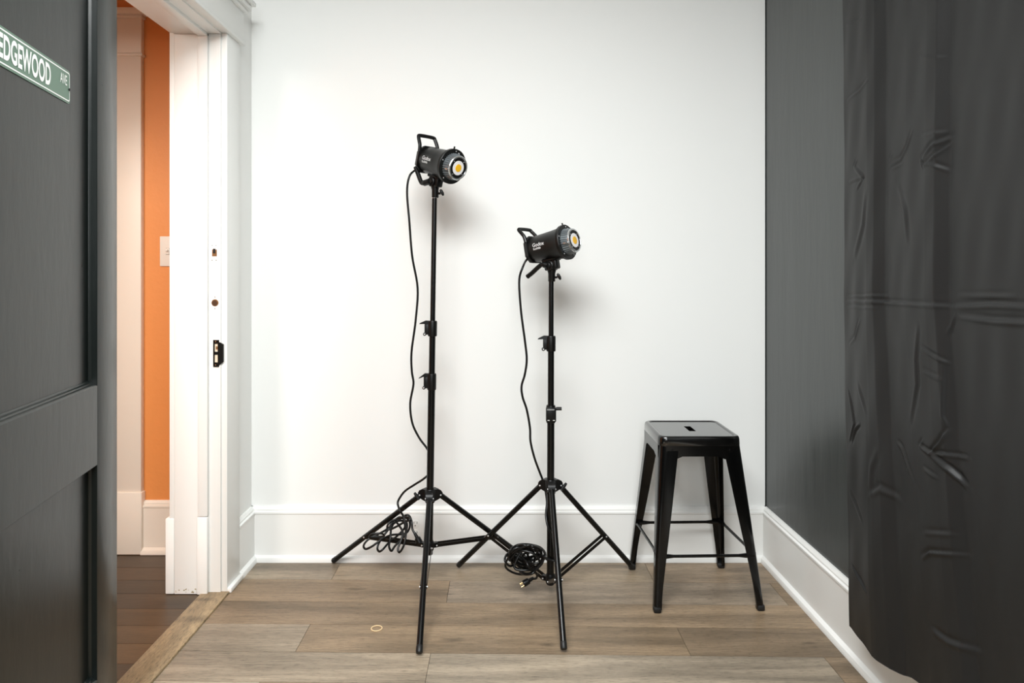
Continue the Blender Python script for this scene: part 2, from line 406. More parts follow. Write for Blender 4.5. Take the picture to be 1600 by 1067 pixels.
# light switch
def Ph(x, y): return P(x, y, 2.944)
ls = thing('light_switch', 'ivory double light switch plate on the orange hallway wall', 'light switch', (-1.44, 2.95, 1.30))
mb = MB(); mb.box((-1.4770, 2.9435, 1.233), (-1.362, 2.9502, 1.362), .002); mb.build('cover_plate', M['switch'], ls)
for x in (-1.443, -1.396):
    mb = MB(); mb.box((x - .007, 2.940, 1.284), (x + .007, 2.9445, 1.310), .001); mb.box((x - .004, 2.931, 1.297), (x + .004, 2.943, 1.306), .001); mb.build('toggle', M['switch'], ls)
mb = MB()
for x in (-1.443, -1.396):
    mb.box((x - .0075, 2.9428, 1.283), (x + .0075, 2.944, 1.286)); mb.box((x - .0075, 2.9428, 1.308), (x + .0075, 2.944, 1.311))
each(mb, 'switch_slot', M['dark_hole'], ls)

# ------------------------------------------------------------------ the open door (hinged at the near jamb, swung into the room)
dr = bpy.data.objects.new('door_1', None); C.objects.link(dr); dr.location = (-.9987, 1.77, 0)
tag(dr, 'dark grey panelled door standing open on the left', kind='structure')
DH = V((-.9987, 1.77, 0)); dd = V((.1905, -.9817, 0)).normalized(); dn = V((dd.y, -dd.x, 0))   # dn points into the door (back side)
if dn.x > 0: dn = -dn
# local: x = along door from the hinge, y = depth behind face, z = up
MD = Matrix(((dd.x, dn.x, 0, DH.x), (dd.y, dn.y, 0, DH.y), (0, 0, 1, 0), (0, 0, 0, 1)))
DW, DT, DHt = .775, .035, 2.085
rec = .0185
S0, S1 = .131, DW - .131
pans = [(.931, 1.955), (.223, .7416)]
mb = MB(); mb.box((0, 0, .012), (S0, DT, DHt), .0012, MD); mb.build('hinge_stile', M['door_paint'], dr)
mb = MB(); mb.box((S1, 0, .012), (DW, DT, DHt), .0012, MD); mb.build('lock_stile', M['door_paint'], dr)
for nm, a, b in (('top_rail', 1.955, DHt), ('lock_rail', .7416, .931), ('bottom_rail', .012, .223)):
    mb = MB(); mb.box((S0 - .0005, .0002, a), (S1 + .0005, DT - .0002, b), 0, MD); mb.build(nm, M['door_paint'], dr)
for (a, b) in pans:
    mb = MB(); mb.box((S0 - .002, rec, a - .002), (S1 + .002, DT - .004, b + .002), 0, MD); pn = mb.build('panel', M['door_paint'], dr)
    # sticking around the panel
    mb = MB(); w = .004
    prof = [(0, 0), (.0015, .001), (.0025, .006), (.005, .008), (.006, .013), (.0095, .016), (.010, rec + .0005), (0, rec + .0005)]
    for (pa, pb, inn) in ((V((S0, 0, a)), V((S1, 0, a)), V((0, 0, 1))), (V((S0, 0, b)), V((S1, 0, b)), V((0, 0, -1))),
                          (V((S0, 0, a)), V((S0, 0, b)), V((1, 0, 0))), (V((S1, 0, a)), V((S1, 0, b)), V((-1, 0, 0)))):
        wd = 1.6 if inn.z > 0 else .55
        pf = [(0, 0), (.002, .0015), (.0045, .0045), (.006, .008), (.0085, .0105), (.0105, .015), (.014, .0175), (.014, rec + .0005), (0, rec + .0005)] if inn.z > 0 else [(0, 0), (.0008, .001), (.0012, .012), (.0035, .0165), (.004, rec + .0005), (0, rec + .0005)]
        mb.loft([[q + inn * u + V((0, 1, 0)) * v for u, v in pf] for q in (pa, pb)], True, True, True, MD)
    mb.build('panel_moulding', M['door_paint'], pn, ang=20)
for z in (.30, 1.80):
    mb = MB(); mb.lathe([(z - .045, .006), (z + .045, .006)], 14, MD @ Matrix.Translation((-.008, .012, 0)), 'z')
    mb.lathe([(z - .052, .003), (z - .049, .0055), (z - .045, .006)], 14, MD @ Matrix.Translation((-.008, .012, 0)), 'z')
    mb.box((-.004, .012, z - .045), (.0005, DT - .002, z + .045), 0, MD)
    mb.box((-.0085, .008, z - .045), (-.006, DT + .03, z + .045), 0, MD); hg = mb.build('hinge', M['black_metal'], dr)

# street sign on the upper panel
y_f = rec - .0022
def SP(t, z, d=0.): return MD @ V((t, y_f - d, z))
sg = thing('street_sign', 'small green EDGEWOOD AVE street sign on the open grey door', 'sign', SP(.42, 1.579))
s0, s1, z0, z1 = .2415, .602, 1.5795, 1.6525
def rrect(x0, x1, y0, y1, r, n=6):
    o = []
    for cx, cy, a in ((x1 - r, y1 - r, 0), (x0 + r, y1 - r, 90), (x0 + r, y0 + r, 180), (x1 - r, y0 + r, 270)):
        for k in range(n + 1):
            t = math.radians(a + 90 * k / n); o.append((cx + r * math.cos(t), cy + r * math.sin(t)))
    return o
mb = MB(); mb.loft([[MD @ V((x, rec, z)) for x, z in rrect(s0, s1, z0, z1, .008)], [MD @ V((x, y_f, z)) for x, z in rrect(s0, s1, z0, z1, .008)]], True, True, True)
mb.build('sign_plate', M['sign_green'], sg)
mb = MB()
oa, ob = rrect(s0 + .0025, s1 - .0025, z0 + .0045, z1 - .0045, .006), rrect(s0 + .0048, s1 - .0048, z0 + .0072, z1 - .0072, .0045)
mb.loft([[MD @ V((x, y_f - .0004, z)) for x, z in oa], [MD @ V((x, y_f - .0004, z)) for x, z in ob]]); mb.build('sign_border', M['sign_white'], sg)
def sign_text(body, ta, tb, za, zb, off):
    # text reads from high t (left in view) to low t
    t, xa, xb, ya, yb = text_mesh(body, 1., .0, off, 1.02)
    for v in t.verts:
        u = (v.co.x - xa) / (xb - xa); w = (v.co.y - ya) / (yb - ya)
        v.co = MD @ V((ta + (tb - ta) * u, y_f - .0007, za + (zb - za) * w))
    mb = MB(); mb.join(t); return mb.build('lettering', M['sign_white'], sg, recalc=False, smooth=False)
sign_text('EDGEWOOD', .543, .337, 1.5935, 1.6405, .028)
sign_text('AVE', .2925, .2585, 1.6165, 1.6385, .012)
mb = MB(); mb.lathe([(y_f - .0025, .0012), (y_f - .002, .0028), (y_f, .003)], 14, MD @ Matrix.Translation((.2468, 0, 1.6115)), 'y')
mb.build('screw', M['black_metal'], sg)

# ------------------------------------------------------------------ wall outlet
ol = thing('wall_outlet', 'white double wall outlet in the baseboard behind the left cord', 'outlet', (-.362, 2.853, .138))
mb = MB(); mb.box((-.397, 2.8480, .080), (-.327, 2.8535, .196), .002); mb.build('cover_plate', M['outlet'], ol)
for z in (.158, .118):
    mb = MB(); mb.lathe([(2.8462, .0155), (2.8485, .0165)], 24, Matrix.Translation((-.362, 0, z)), 'y'); rc = mb.build('receptacle', M['outlet'], ol)
    mb = MB(); mb.box((-.3695, 2.8457, z + .001), (-.3675, 2.847, z + .009)); mb.box((-.3565, 2.8457, z + .001), (-.3545, 2.847, z + .009))
    mb.lathe([(2.8457, .0025), (2.847, .0025)], 10, Matrix.Translation((-.3635, 0, z - .007)), 'y'); each(mb, 'socket_slot', M['dark_hole'], rc)

# rubber band on the floor
c = P(588.5, 982.5, 2.31); mb = MB()
mb.tube([V((c.x + .0180 * math.cos(a), 2.31 + .0175 * math.sin(a), .0018)) for a in [2 * PI * k / 40 for k in range(40)]], .0018, 8, closed=True)
o = mb.build('rubber_band', M['band']); tag(o, 'thin tan rubber band lying on the floorboards', 'rubber band')

# ------------------------------------------------------------------ black cloth on the right wall
def cloth():
    Ys = np.concatenate([np.arange(1.985, 1.2, -.0032), np.arange(1.2, .25, -.012)]); Zs = np.linspace(0, 1, 720)
    YY, TT = np.meshgrid(Ys, Zs, indexing='ij')
    # hem: lowest at the far corner, rising towards the camera with a bulge
    hem = np.interp(Ys, [.25, 1.0, 1.5, 1.738, 1.775, 1.83, 1.875, 1.905, 1.96, 1.985], [.29, .285, .265, .232, .218, .205, .196, .194, .181, .177])
    ZZ = hem[:, None] + (2.60 - hem[:, None]) * TT
    X0 = np.interp(Ys, [.25, .90, .96, 1.22, 1.25, 1.487, 1.493, 1.525, 1.56, 1.65, 1.752, 1.758, 1.795, 1.83, 1.90, 1.985],
                       [1.0, .965, .985, .958, .960, .980, .980, .967, .967, .973, .984, .984, .973, .973, .980, .990])
    X = np.repeat(X0[:, None], len(Zs), 1)
    # the folds open towards the hem
    low = np.clip((1.15 - ZZ) / 1.0, 0, 1)
    X -= low * .006 * (.5 + .5 * np.sin((YY - 1.22) * 23)) * np.clip((1.985 - YY) / .15, 0, 1)
    X += low * .024 * np.clip((YY - 1.85) / .13, 0, 1)
    X += .004 * np.sin(ZZ * 3.1 + YY * 5) + .003 * np.sin(ZZ * 7.3 + YY * 11 + 1) * low
    YS = YY - .11 * low * np.clip((1.985 - YY) / .22, 0, 1)
    def px(x, y):                        # point of the photograph on the cloth -> (Y, Z)
        Y = .975 * F / (x - VX); return Y, CH - (y - VY) / F * Y
    def wr(pts, amp, wid):
        nonlocal X
        amp *= .55; wid *= .74
        pp = [px(*p) for p in pts]
        best = np.full(X.shape, 9.); side = np.zeros(X.shape); along = np.zeros(X.shape); tot = len(pp) - 1
        for i, (a, b) in enumerate(zip(pp, pp[1:])):
            dx, dz = b[0] - a[0], b[1] - a[1]; l2 = dx * dx + dz * dz
            t = np.clip(((YS - a[0]) * dx + (ZZ - a[1]) * dz) / l2, 0, 1)
            d = np.hypot(YS - a[0] - t * dx, ZZ - a[1] - t * dz)
            sd = np.sign((YS - a[0]) * dz - (ZZ - a[1]) * dx); mk = d < best
            best = np.where(mk, d, best); side = np.where(mk, sd, side); along = np.where(mk, (i + t) / tot, along)
        fade = np.sin(np.clip(along, 0, 1) * PI) ** .6 + .15
        sdist = best * side
        X -= amp * fade * np.exp(-(sdist / wid) ** 2)
        X += .8 * amp * fade * np.exp(-((sdist - 1.7 * wid) / (wid * 1.1)) ** 2)
    for pts, a, w in [
        ([(1316, 470), (1380, 473), (1490, 480)], .006, .006), ([(1316, 479), (1370, 482)], .003, .005), ([(1316, 464), (1385, 462)], .003, .005),
        ([(1490, 480), (1560, 478), (1640, 482)], .006, .007), ([(1500, 462), (1600, 464)], .003, .006), ([(1500, 496), (1560, 503), (1660, 508)], .006, .007),
        ([(1316, 40), (1345, 30)], .003, .005), ([(1316, 157), (1338, 143), (1355, 125)], .004, .005),
        ([(1328, 262), (1334, 250)], .004, .004), ([(1330, 263), (1345, 277), (1320, 284)], .0045, .005), ([(1345, 277), (1334, 296)], .003, .005),
        ([(1384, 259), (1405, 249), (1418, 230), (1428, 203)], .005, .005), ([(1386, 266), (1410, 255)], .004, .004), ([(1384, 250), (1390, 240)], .003, .004),
        ([(1444, 250), (1462, 228), (1488, 213)], .006, .006), ([(1444, 258), (1460, 256), (1483, 268)], .005, .005), ([(1446, 262), (1470, 240), (1486, 222)], .005, .004), ([(1442, 248), (1446, 263)], .004, .004),
        ([(1445, 212), (1480, 206)], .002, .005), ([(1440, 89), (1478, 90)], .0015, .005),
        ([(1320, 538), (1332, 528), (1342, 500)], .004, .005), ([(1350, 300), (1345, 350), (1330, 400)], .004, .012), ([(1400, 290), (1415, 330), (1420, 380)], .003, .010),
        ([(1440, 510), (1436, 560), (1438, 600), (1425, 660)], .005, .008), ([(1447, 543), (1463, 555), (1486, 568)], .005, .005), ([(1450, 580), (1480, 595)], .003, .006),
        ([(1492, 492), (1482, 522)], .004, .005), ([(1480, 560), (1481, 650), (1487, 668)], .003, .005),
        ([(1316, 610), (1328, 662), (1317, 688)], .006, .005), ([(1342, 662), (1330, 670), (1322, 690)], .006, .005), ([(1338, 600), (1354, 645)], .003, .008),
        ([(1443, 697), (1450, 688)], .004, .004), ([(1444, 698), (1463, 709), (1478, 692), (1489, 672)], .008, .005), ([(1463, 709), (1490, 735), (1510, 762)], .009, .007),
        ([(1463, 709), (1485, 711), (1512, 716)], .006, .005), ([(1400, 692), (1408, 700), (1440, 775)], .003, .006), ([(1450, 732), (1475, 748)], .003, .005),
        ([(1375, 700), (1365, 730), (1362, 770)], .004, .012), ([(1362, 775), (1380, 765), (1405, 782)], .005, .010),
        ([(1319, 885), (1335, 905), (1356, 926)], .007, .006), ([(1446, 872), (1460, 864), (1512, 868)], .006, .005), ([(1450, 833), (1500, 836)], .003, .006),
        ([(1460, 985), (1490, 1005), (1528, 1020)], .006, .008), ([(1316, 770), (1345, 815)], .003, .008)]:
        wr(pts, a, w)
    X += .0012 * np.sin(YY * 70 + ZZ * 9) * np.sin(ZZ * 13 + YY * 3)
    n1, n2 = X.shape
    th_ = .0012
    co = np.concatenate([np.stack([X, YS, ZZ], -1).reshape(-1, 3), np.stack([X + th_, YS, ZZ], -1).reshape(-1, 3)])
    idx = np.arange(n1 * n2).reshape(n1, n2); off = n1 * n2
    q = np.stack([idx[:-1, :-1], idx[:-1, 1:], idx[1:, 1:], idx[1:, :-1]], -1).reshape(-1, 4)
    q2 = (q + off)[:, ::-1]
    def rim(a):
        return np.stack([a[:-1], a[1:], a[1:] + off, a[:-1] + off], -1)
    faces = np.concatenate([q[:, ::-1], q2[:, ::-1], rim(idx[0, :]), rim(idx[-1, :]), rim(idx[:, 0]), rim(idx[:, -1])])
    me = bpy.data.meshes.new('backdrop_cloth')
    me.vertices.add(len(co)); me.vertices.foreach_set('co', co.astype(np.float32).ravel())
    me.loops.add(faces.size); me.loops.foreach_set('vertex_index', faces.astype(np.int32).ravel())
    me.polygons.add(len(faces)); me.polygons.foreach_set('loop_start', np.arange(0, faces.size, 4, dtype=np.int32))
    me.update(calc_edges=True); me.validate()
    me.polygons.foreach_set('use_smooth', [True] * len(me.polygons)); me.materials.append(M['cloth'])
    return me
bc = thing('backdrop_curtain', 'creased black fabric backdrop hanging in front of the grey wall', 'curtain', (.99, 1.1, .2))
co_ = bpy.data.objects.new('cloth', cloth()); C.objects.link(co_); co_.parent = bc; co_.location = -V(bc.location)
mb = MB(); mb.tube([(.985, .2, 2.60), (.985, 2.02, 2.60)], .012, 14); mb.build('curtain_rod', M['black_metal'], bc)
for y in (.3, 1.95):
    mb = MB(); mb.box((.975, y - .01, 2.592), (XR + .001, y + .01, 2.608), .002); mb.box((XR - .006, y - .02, 2.56), (XR + .001, y + .02, 2.64), .002); mb.build('rod_bracket', M['black_metal'], bc)

# ------------------------------------------------------------------ stool
SX, SY, SH = .7190, 2.62, .61
st = thing('metal_stool', 'black metal backless stool with slotted square seat in the corner', 'stool', (SX, SY, 0))
hw, hd_ = .1495, .1425
def rl(w, d, r, z, n=6): return [(SX + x, SY + y, z) for x, y in rrect(-w, w, -d, d, r, n)]
mb = MB(); nn = 6
seq = [(0.000, -.036, .030), (-.001, -.030, .030), (0., -.012, .030), (.0015, -.006, .029), (.004, -.0022, .027), (.008, -.0004, .025), (.012, 0, .022), (.017, -.001, .018), (.0195, -.0035, .016)]
loops = [rl(hw - i, hd_ - i, r, SH + z, nn) for i, z, r in seq]
slot = []
base_l = rl(hw - .0195, hd_ - .0195, .016, SH, nn)
for (x, y, z) in base_l:                                    # slot outline with matching vertices
    u, v = x - SX, y - SY; a = math.atan2(v / hd_, u / hw); cx, sy_ = math.cos(a), math.sin(a)
    sl_ = .028 if sy_ >= 0 else -.028
    slot.append((SX + .017 * cx, SY + sl_ * min(1, abs(sy_) * 1.6) + .017 * sy_, SH - .0035))
mb.loft(loops); mb.loft([[(x, y, z) for x, y, z in loops[-1]], slot]); mb.loft([slot, [(x, y, SH - .012) for x, y, z in slot]])
inner = [rl(hw, hd_, .030, SH - .036, nn), rl(hw - .002, hd_ - .002, .028, SH - .036, nn), rl(hw - .002, hd_ - .002, .028, SH - .010, nn), rl(hw - .02, hd_ - .02, .016, SH - .008, nn), [(x, y, SH - .012) for x, y, z in slot]]
mb.loft(inner)
mb.build('seat', M['seat_paint'], st, ang=40)
def corner(sx, sy, z):
    t = 1 - z / .575; ox, oy = {(-1, -1): (0, -.018), (1, -1): (.028, -.002), (-1, 1): (-.022, -.012), (1, 1): (0, .004)}[(sx, sy)]
    return V((SX + .002 + sx * (hw - .0015 + .0375 * t) + ox * t, SY - .004 * t + sy * (hd_ - .0015 + .046 * t) + oy * t, z))
for sx in (-1, 1):
    for sy in (-1, 1):
        mb = MB(); loops = []
        for z in (.578, .54, .50, .42, .34, .26, .20, .14, .09, .055, .03, .012):
            arm = np.interp(z, [0, .05, .09, .2, .3, .45, .54, .58], [.027, .027, .029, .038, .047, .058, .065, .068])
            r = np.interp(z, [0, .1, .3, .58], [.012, .012, .018, .028]); c0 = corner(sx, sy, z); th_ = .0025
            fl_ = np.interp(z, [0, .06, .12], [.014, .010, 0])           # lips turn inwards near the foot
            out = [(arm, fl_), (arm, 0)] if fl_ > 0 else [(arm, 0), (arm, 0)]
            prof = [(arm, fl_ + .0001), (arm, 0)]
            for k in range(7):
                a = math.radians(90 - 15 * k) if False else math.radians(15 * k)
                prof.append((r - r * math.sin(a), r - r * math.cos(a)))
            prof += [(0, arm), (fl_ + .0001, arm)]
            inn = [(arm - (th_ if fl_ > 0 else 0), fl_ + .0001), (arm - (th_ if fl_ > 0 else 0), th_)]
            ri = max(r - th_, .004)
            for k in range(7):
                a = math.radians(15 * k); inn.append((th_ + ri - ri * math.sin(a), th_ + ri - ri * math.cos(a)))
            inn += [(th_, arm - (th_ if fl_ > 0 else 0)), (fl_ + .0001, arm - (th_ if fl_ > 0 else 0))]
            lp = prof + inn[::-1]
            loops.append([(c0.x - sx * u, c0.y - sy * v, z) for u, v in lp])
        mb.loft(loops, True, True, True)
        lg = mb.build('leg', M['black_gloss'], st, ang=40)
        c0 = corner(sx, sy, .0)
        mb = MB(); a, b = c0.x - sx * .0272, c0.x + sx * .0004; e, f = c0.y - sy * .0272, c0.y + sy * .0004
        mb.box((min(a, b), min(e, f), .0), (max(a, b), max(e, f), .022), .006); mb.build('rubber_foot', M['rubber'], lg)
# aprons under the seat
for (ax, s) in (('x', -1), ('x', 1), ('y', -1), ('y', 1)):
    mb = MB()
    L2 = (hw if ax == 'x' else hd_) - .024; of = (hd_ if ax == 'x' else hw) + .0005
    poly = [(-L2, -.034), (-L2, -.082), (-L2 + .038, -.082), (-L2 + .060, -.0725), (L2 - .060, -.0725), (L2 - .038, -.082), (L2, -.082), (L2, -.034)]
    lo = []
    for dpt in (0, .002):
        lo.append([(SX + u, SY + s * (of - dpt), SH + w) if ax == 'x' else (SX + s * (of - dpt), SY + u, SH + w) for u, w in poly])
    mb.loft(lo, True, True, True); mb.build('apron', M['black_gloss'], st)
for k, (ca_, cb_) in enumerate((((-1, -1), (1, -1)), ((-1, 1), (1, 1)), ((-1, -1), (-1, 1)), ((1, -1), (1, 1)))):
    z = .190 if k < 2 else .196
    A, B = corner(*ca_, z), corner(*cb_, z); inw = V((0, -ca_[1] * .008, 0)) if k < 2 else V((-ca_[0] * .008, 0, 0)); A += inw; B += inw
    d_ = (B - A).normalized(); A += d_ * .010; B -= d_ * .010; ln = (B - A).length
    mb = MB(); mb.tube([A, A + d_ * .030, A + d_ * .055, B - d_ * .055, B - d_ * .030, B], [.0085, .0085, .0055, .0055, .0085, .0085], 10)
    mb.build('rung', M['black_gloss'], st)
for (sx) in (1, -1):
    A, B = corner(-1, -sx, .535), corner(1, sx, .535); d_ = (B - A).normalized(); w_ = V((-d_.y, d_.x, 0)) * .010; A += d_ * .022; B -= d_ * .022
    A.z = B.z = .541 + sx * .003
    mb = MB(); mb.loft([[p - w_, p + w_, p + w_ + V((0, 0, .0025)), p - w_ + V((0, 0, .0025))] for p in (A, B)], True, True, True)
    mb.build('brace', M['black_gloss'], st)
mb = MB()
for (sx, sy, z, fx) in ((-1, -1, .562, .045), (1, -1, .562, .045)):
    c0 = corner(sx, sy, z); mb.lathe([(c0.y - .003, .0015), (c0.y - .0015, .003), (c0.y + .001, .003)], 10, Matrix.Translation((c0.x - sx * fx, 0, z)), 'y')
each(mb, 'rivet', M['black_gloss'], st)

# ------------------------------------------------------------------ light stands
def light_stand(label, cen, top, feet, zp, zb, sections, collars, knob_leg, frac=.615):
    """cen: axis on the floor, top: top point; sections: (z0,z1,r); collars: (z0,z1,kind)"""
    cen, top = V(cen), V(top)
    s = thing('light_stand', label, 'light stand', cen)
    def ax(z): return cen + (top - cen) * ((z - cen.z) / (top.z - cen.z))
    lowz = sections[0][0]
    for i, (a, b, r) in enumerate(sections):
        mb = MB(); mb.tube([ax(a), ax(a) + (ax(b) - ax(a)) * .5, ax(b)], r, 20); mb.build('pole_section', M['black_metal'], s)
    mb = MB(); b_ = sections[-1][1]
    mb.tube([ax(b_ - .006), ax(b_)], .0105, 16); mb.build('spigot', M['steel'], s)
    for (a, b, kind) in collars:
        c0, c1 = ax(a), ax(b); h = b - a
        mb = MB(); mb.tube([c0, c0 + (c1 - c0) * .08, c0 + (c1 - c0) * .92, c1], [.0165, .0175, .0175, .0160], 20)
        if kind == 'lever':
            mb.box((c0.x - .030, c0.y - .007, a + .006), (c0.x - .010, c0.y + .007, b - .012), .002)
        else:
            mb.box((c0.x - .019, c0.y - .021, a + .006), (c0.x + .019, c0.y + .002, b - .006), .004)
        cl = mb.build('clamp_collar', M['black_plastic'], s)
        mb = MB()
        if kind == 'lever':
            dz = -.010 if a < .9 else -.003
            mb.loft([[(c0.x - .006, c0.y - .009, b - .012), (c0.x - .006, c0.y + .009, b - .012), (c0.x - .006, c0.y + .009, b), (c0.x - .006, c0.y - .009, b)],
                     [(c0.x - .032, c0.y - .009, b - .012), (c0.x - .032, c0.y + .009, b - .012), (c0.x - .026, c0.y + .009, b + .001), (c0.x - .026, c0.y - .009, b + .001)],
                     [(c0.x - .050, c0.y - .004, b - .010 + dz), (c0.x - .050, c0.y + .004, b - .010 + dz), (c0.x - .048, c0.y + .004, b - .006 + dz), (c0.x - .048, c0.y - .004, b - .006 + dz)]], True, True, True)
            mb.build('clamp_lever', M['black_plastic'], cl)
            mb = MB(); mb.lathe([(c0.y - .010, .004), (c0.y - .009, .0062), (c0.y + .009, .0062), (c0.y + .010, .004)], 14, Matrix.Translation((c0.x - .029, 0, a + .008)), 'y'); mb.build('clamp_eye', M['black_plastic'], cl)
            mb = MB(); mb.lathe([(c0.y - .0115, .0018), (c0.y - .0105, .0028), (c0.y - .009, .0028)], 12, Matrix.Translation((c0.x - .029, 0, a + .008)), 'y'); mb.build('bolt', M['steel'], cl)
        else:
            mb.tube([(c0.x + .010, c0.y - .006, b - .012), (c0.x + .022, c0.y - .006, b - .012)], .004, 12)
            mb.tube([(c0.x + .020, c0.y - .006, b - .012), (c0.x + .040, c0.y - .006, b - .012)], .0065, 12); mb.build('clamp_knob', M['black_plastic'], cl)
            mb = MB(); mb.box((c0.x - .016, c0.y - .0225, b - .014), (c0.x + .012, c0.y - .0205, b - .0125)); mb.box((c0.x - .014, c0.y - .0225, a + .012), (c0.x - .006, c0.y - .0205, a + .0145)); mb.box((c0.x + .006, c0.y - .0225, a + .012), (c0.x + .014, c0.y - .0205, a + .0145)); each(mb, 'clamp_edge', M['steel'], cl)
    # hub
    ch = ax(zp)
    dirs = [(V(f) - V((ch.x, ch.y, 0))) for f in feet]
    for d in dirs: d.z = 0
    dirs = [d.normalized() for d in dirs]
    mb = MB(); mb.tube([ch + V((0, 0, -.030)), ch + V((0, 0, -.024)), ch + V((0, 0, .016)), ch + V((0, 0, .022))], [.0175, .0195, .0215, .0175], 20)
    for d in dirs:
        w = V((-d.y, d.x, 0))
        def ring(rad, wd, za, zb_):
            return [ch + d * rad + w * wd + V((0, 0, za)), ch + d * rad - w * wd + V((0, 0, za)), ch + d * rad - w * wd + V((0, 0, zb_)), ch + d * rad + w * wd + V((0, 0, zb_))]
        mb.loft([ring(.008, .014, -.026, .019), ring(.026, .0145, -.020, .021), ring(.040, .0145, -.014, .014), ring(.047, .0125, -.010, .004)], True, True, True)
    hb = mb.build('leg_hub', M['black_plastic'], s, ang=50)
    mb = MB()
    for d in dirs:
        w = V((-d.y, d.x, 0)); q = ch + d * .038 + V((0, 0, -.004))
        mb.tube([q - w * .0165, q - w * .0158, q + w * .0158, q + w * .0165], [.0018, .003, .003, .0018], 10)
    each(mb, 'pivot_pin', M['steel'], hb)
    d = dirs[knob_leg]; w = V((-d.y, d.x, 0)); w = w if w.y < 0 else -w; q = ch + d * .044 + V((0, 0, -.006))
    mb = MB(); mb.tube([q, q + w * .024], .0055, 12); u_ = (d * .7 + V((0, 0, .7))); e_ = q + w * .024
    mb.tube([e_ - u_ * .016, e_ - u_ * .008, e_ + u_ * .008, e_ + u_ * .016], [.0045, .006, .006, .0045], 10); mb.build('wing_knob', M['black_plastic'], hb)
    # lower collar
    cb = ax(zb)
    mb = MB(); mb.tube([cb + V((0, 0, -.020)), cb + V((0, 0, -.014)), cb + V((0, 0, .016)), cb + V((0, 0, .020))], [.014, .0175, .0175, .015], 18)
    for d in dirs:
        w = V((-d.y, d.x, 0))
        mb.loft([[cb + d * rad + w * sgn * .008 + V((0, 0, z)) for sgn, z in ((1, -.009), (-1, -.009), (-1, .009), (1, .009))] for rad in (.008, .033)], True, True, True)
    mb.build('brace_collar', M['black_plastic'], s)
    for i, (d, ft) in enumerate(zip(dirs, feet)):
        w = V((-d.y, d.x, 0)); ft = V(ft)
        a = ch + d * .038 + V((0, 0, -.004)); b = V((ft.x, ft.y, .0118)); dv = (b - a).normalized()
        mb = MB(); mb.tube([a - dv * .008, a + (b - a) * .5, b - dv * .02], .0103, 16); lg = mb.build('leg', M['black_metal'], s)
        mb = MB(); e = b
        mb.tube([e - dv * .022, e - dv * .020, e - dv * .003, e], [.0104, .0110, .0110, .0098], 16); mb.build('rubber_foot', M['rubber'], lg)
        j = a + (b - a) * frac; q = cb + d * .026
        mb = MB(); e1 = (j - q).normalized(); up = w.cross(e1).normalized() * .0062
        for sg_ in (1, -1):
            o0 = w * sg_ * .0112; tk = w * .0008
            mb.loft([[p + o0 - up - tk, p + o0 + up - tk, p + o0 + up + tk, p + o0 - up + tk] for p in (q - e1 * .004, j + e1 * .005)], True, True, True)
        br = mb.build('brace', M['black_metal'], s)
        mb = MB()
        for p in (j, q): mb.tube([p - w * .0145, p - w * .0138, p + w * .0138, p + w * .0145], [.0016, .0030, .0030, .0016], 10)
        each(mb, 'rivet', M['steel'], br)
    return s
Y1, Y2 = 2.614, 2.572
light_stand('tall black light stand on the left, holding the higher lamp', (-.2825, Y1, 0), (-.2597, Y1, 1.4965),
            [(-.701, 2.828, 0), (-.261, 2.141, 0), (.112, 2.826, 0)], .356, .160,
            [(.128, .800, .0138), (.780, 1.005, .0120), (.985, 1.4965, .0098)], [(.962, 1.021, 'lever'), (.757, .819, 'lever')], 0)
light_stand('shorter black light stand between the tall stand and the stool', (.1805, Y2, 0), (.1838, Y2, 1.178),
            [(-.180, 2.783, 0), (.1946, 2.163, 0), (.527, 2.771, 0)], .405, .052,
            [(.036, .680, .0138), (.660, .950, .0120), (.930, 1.178, .0098)], [(.909, .967, 'lever'), (.640, .706, 'block')], 2, .605)

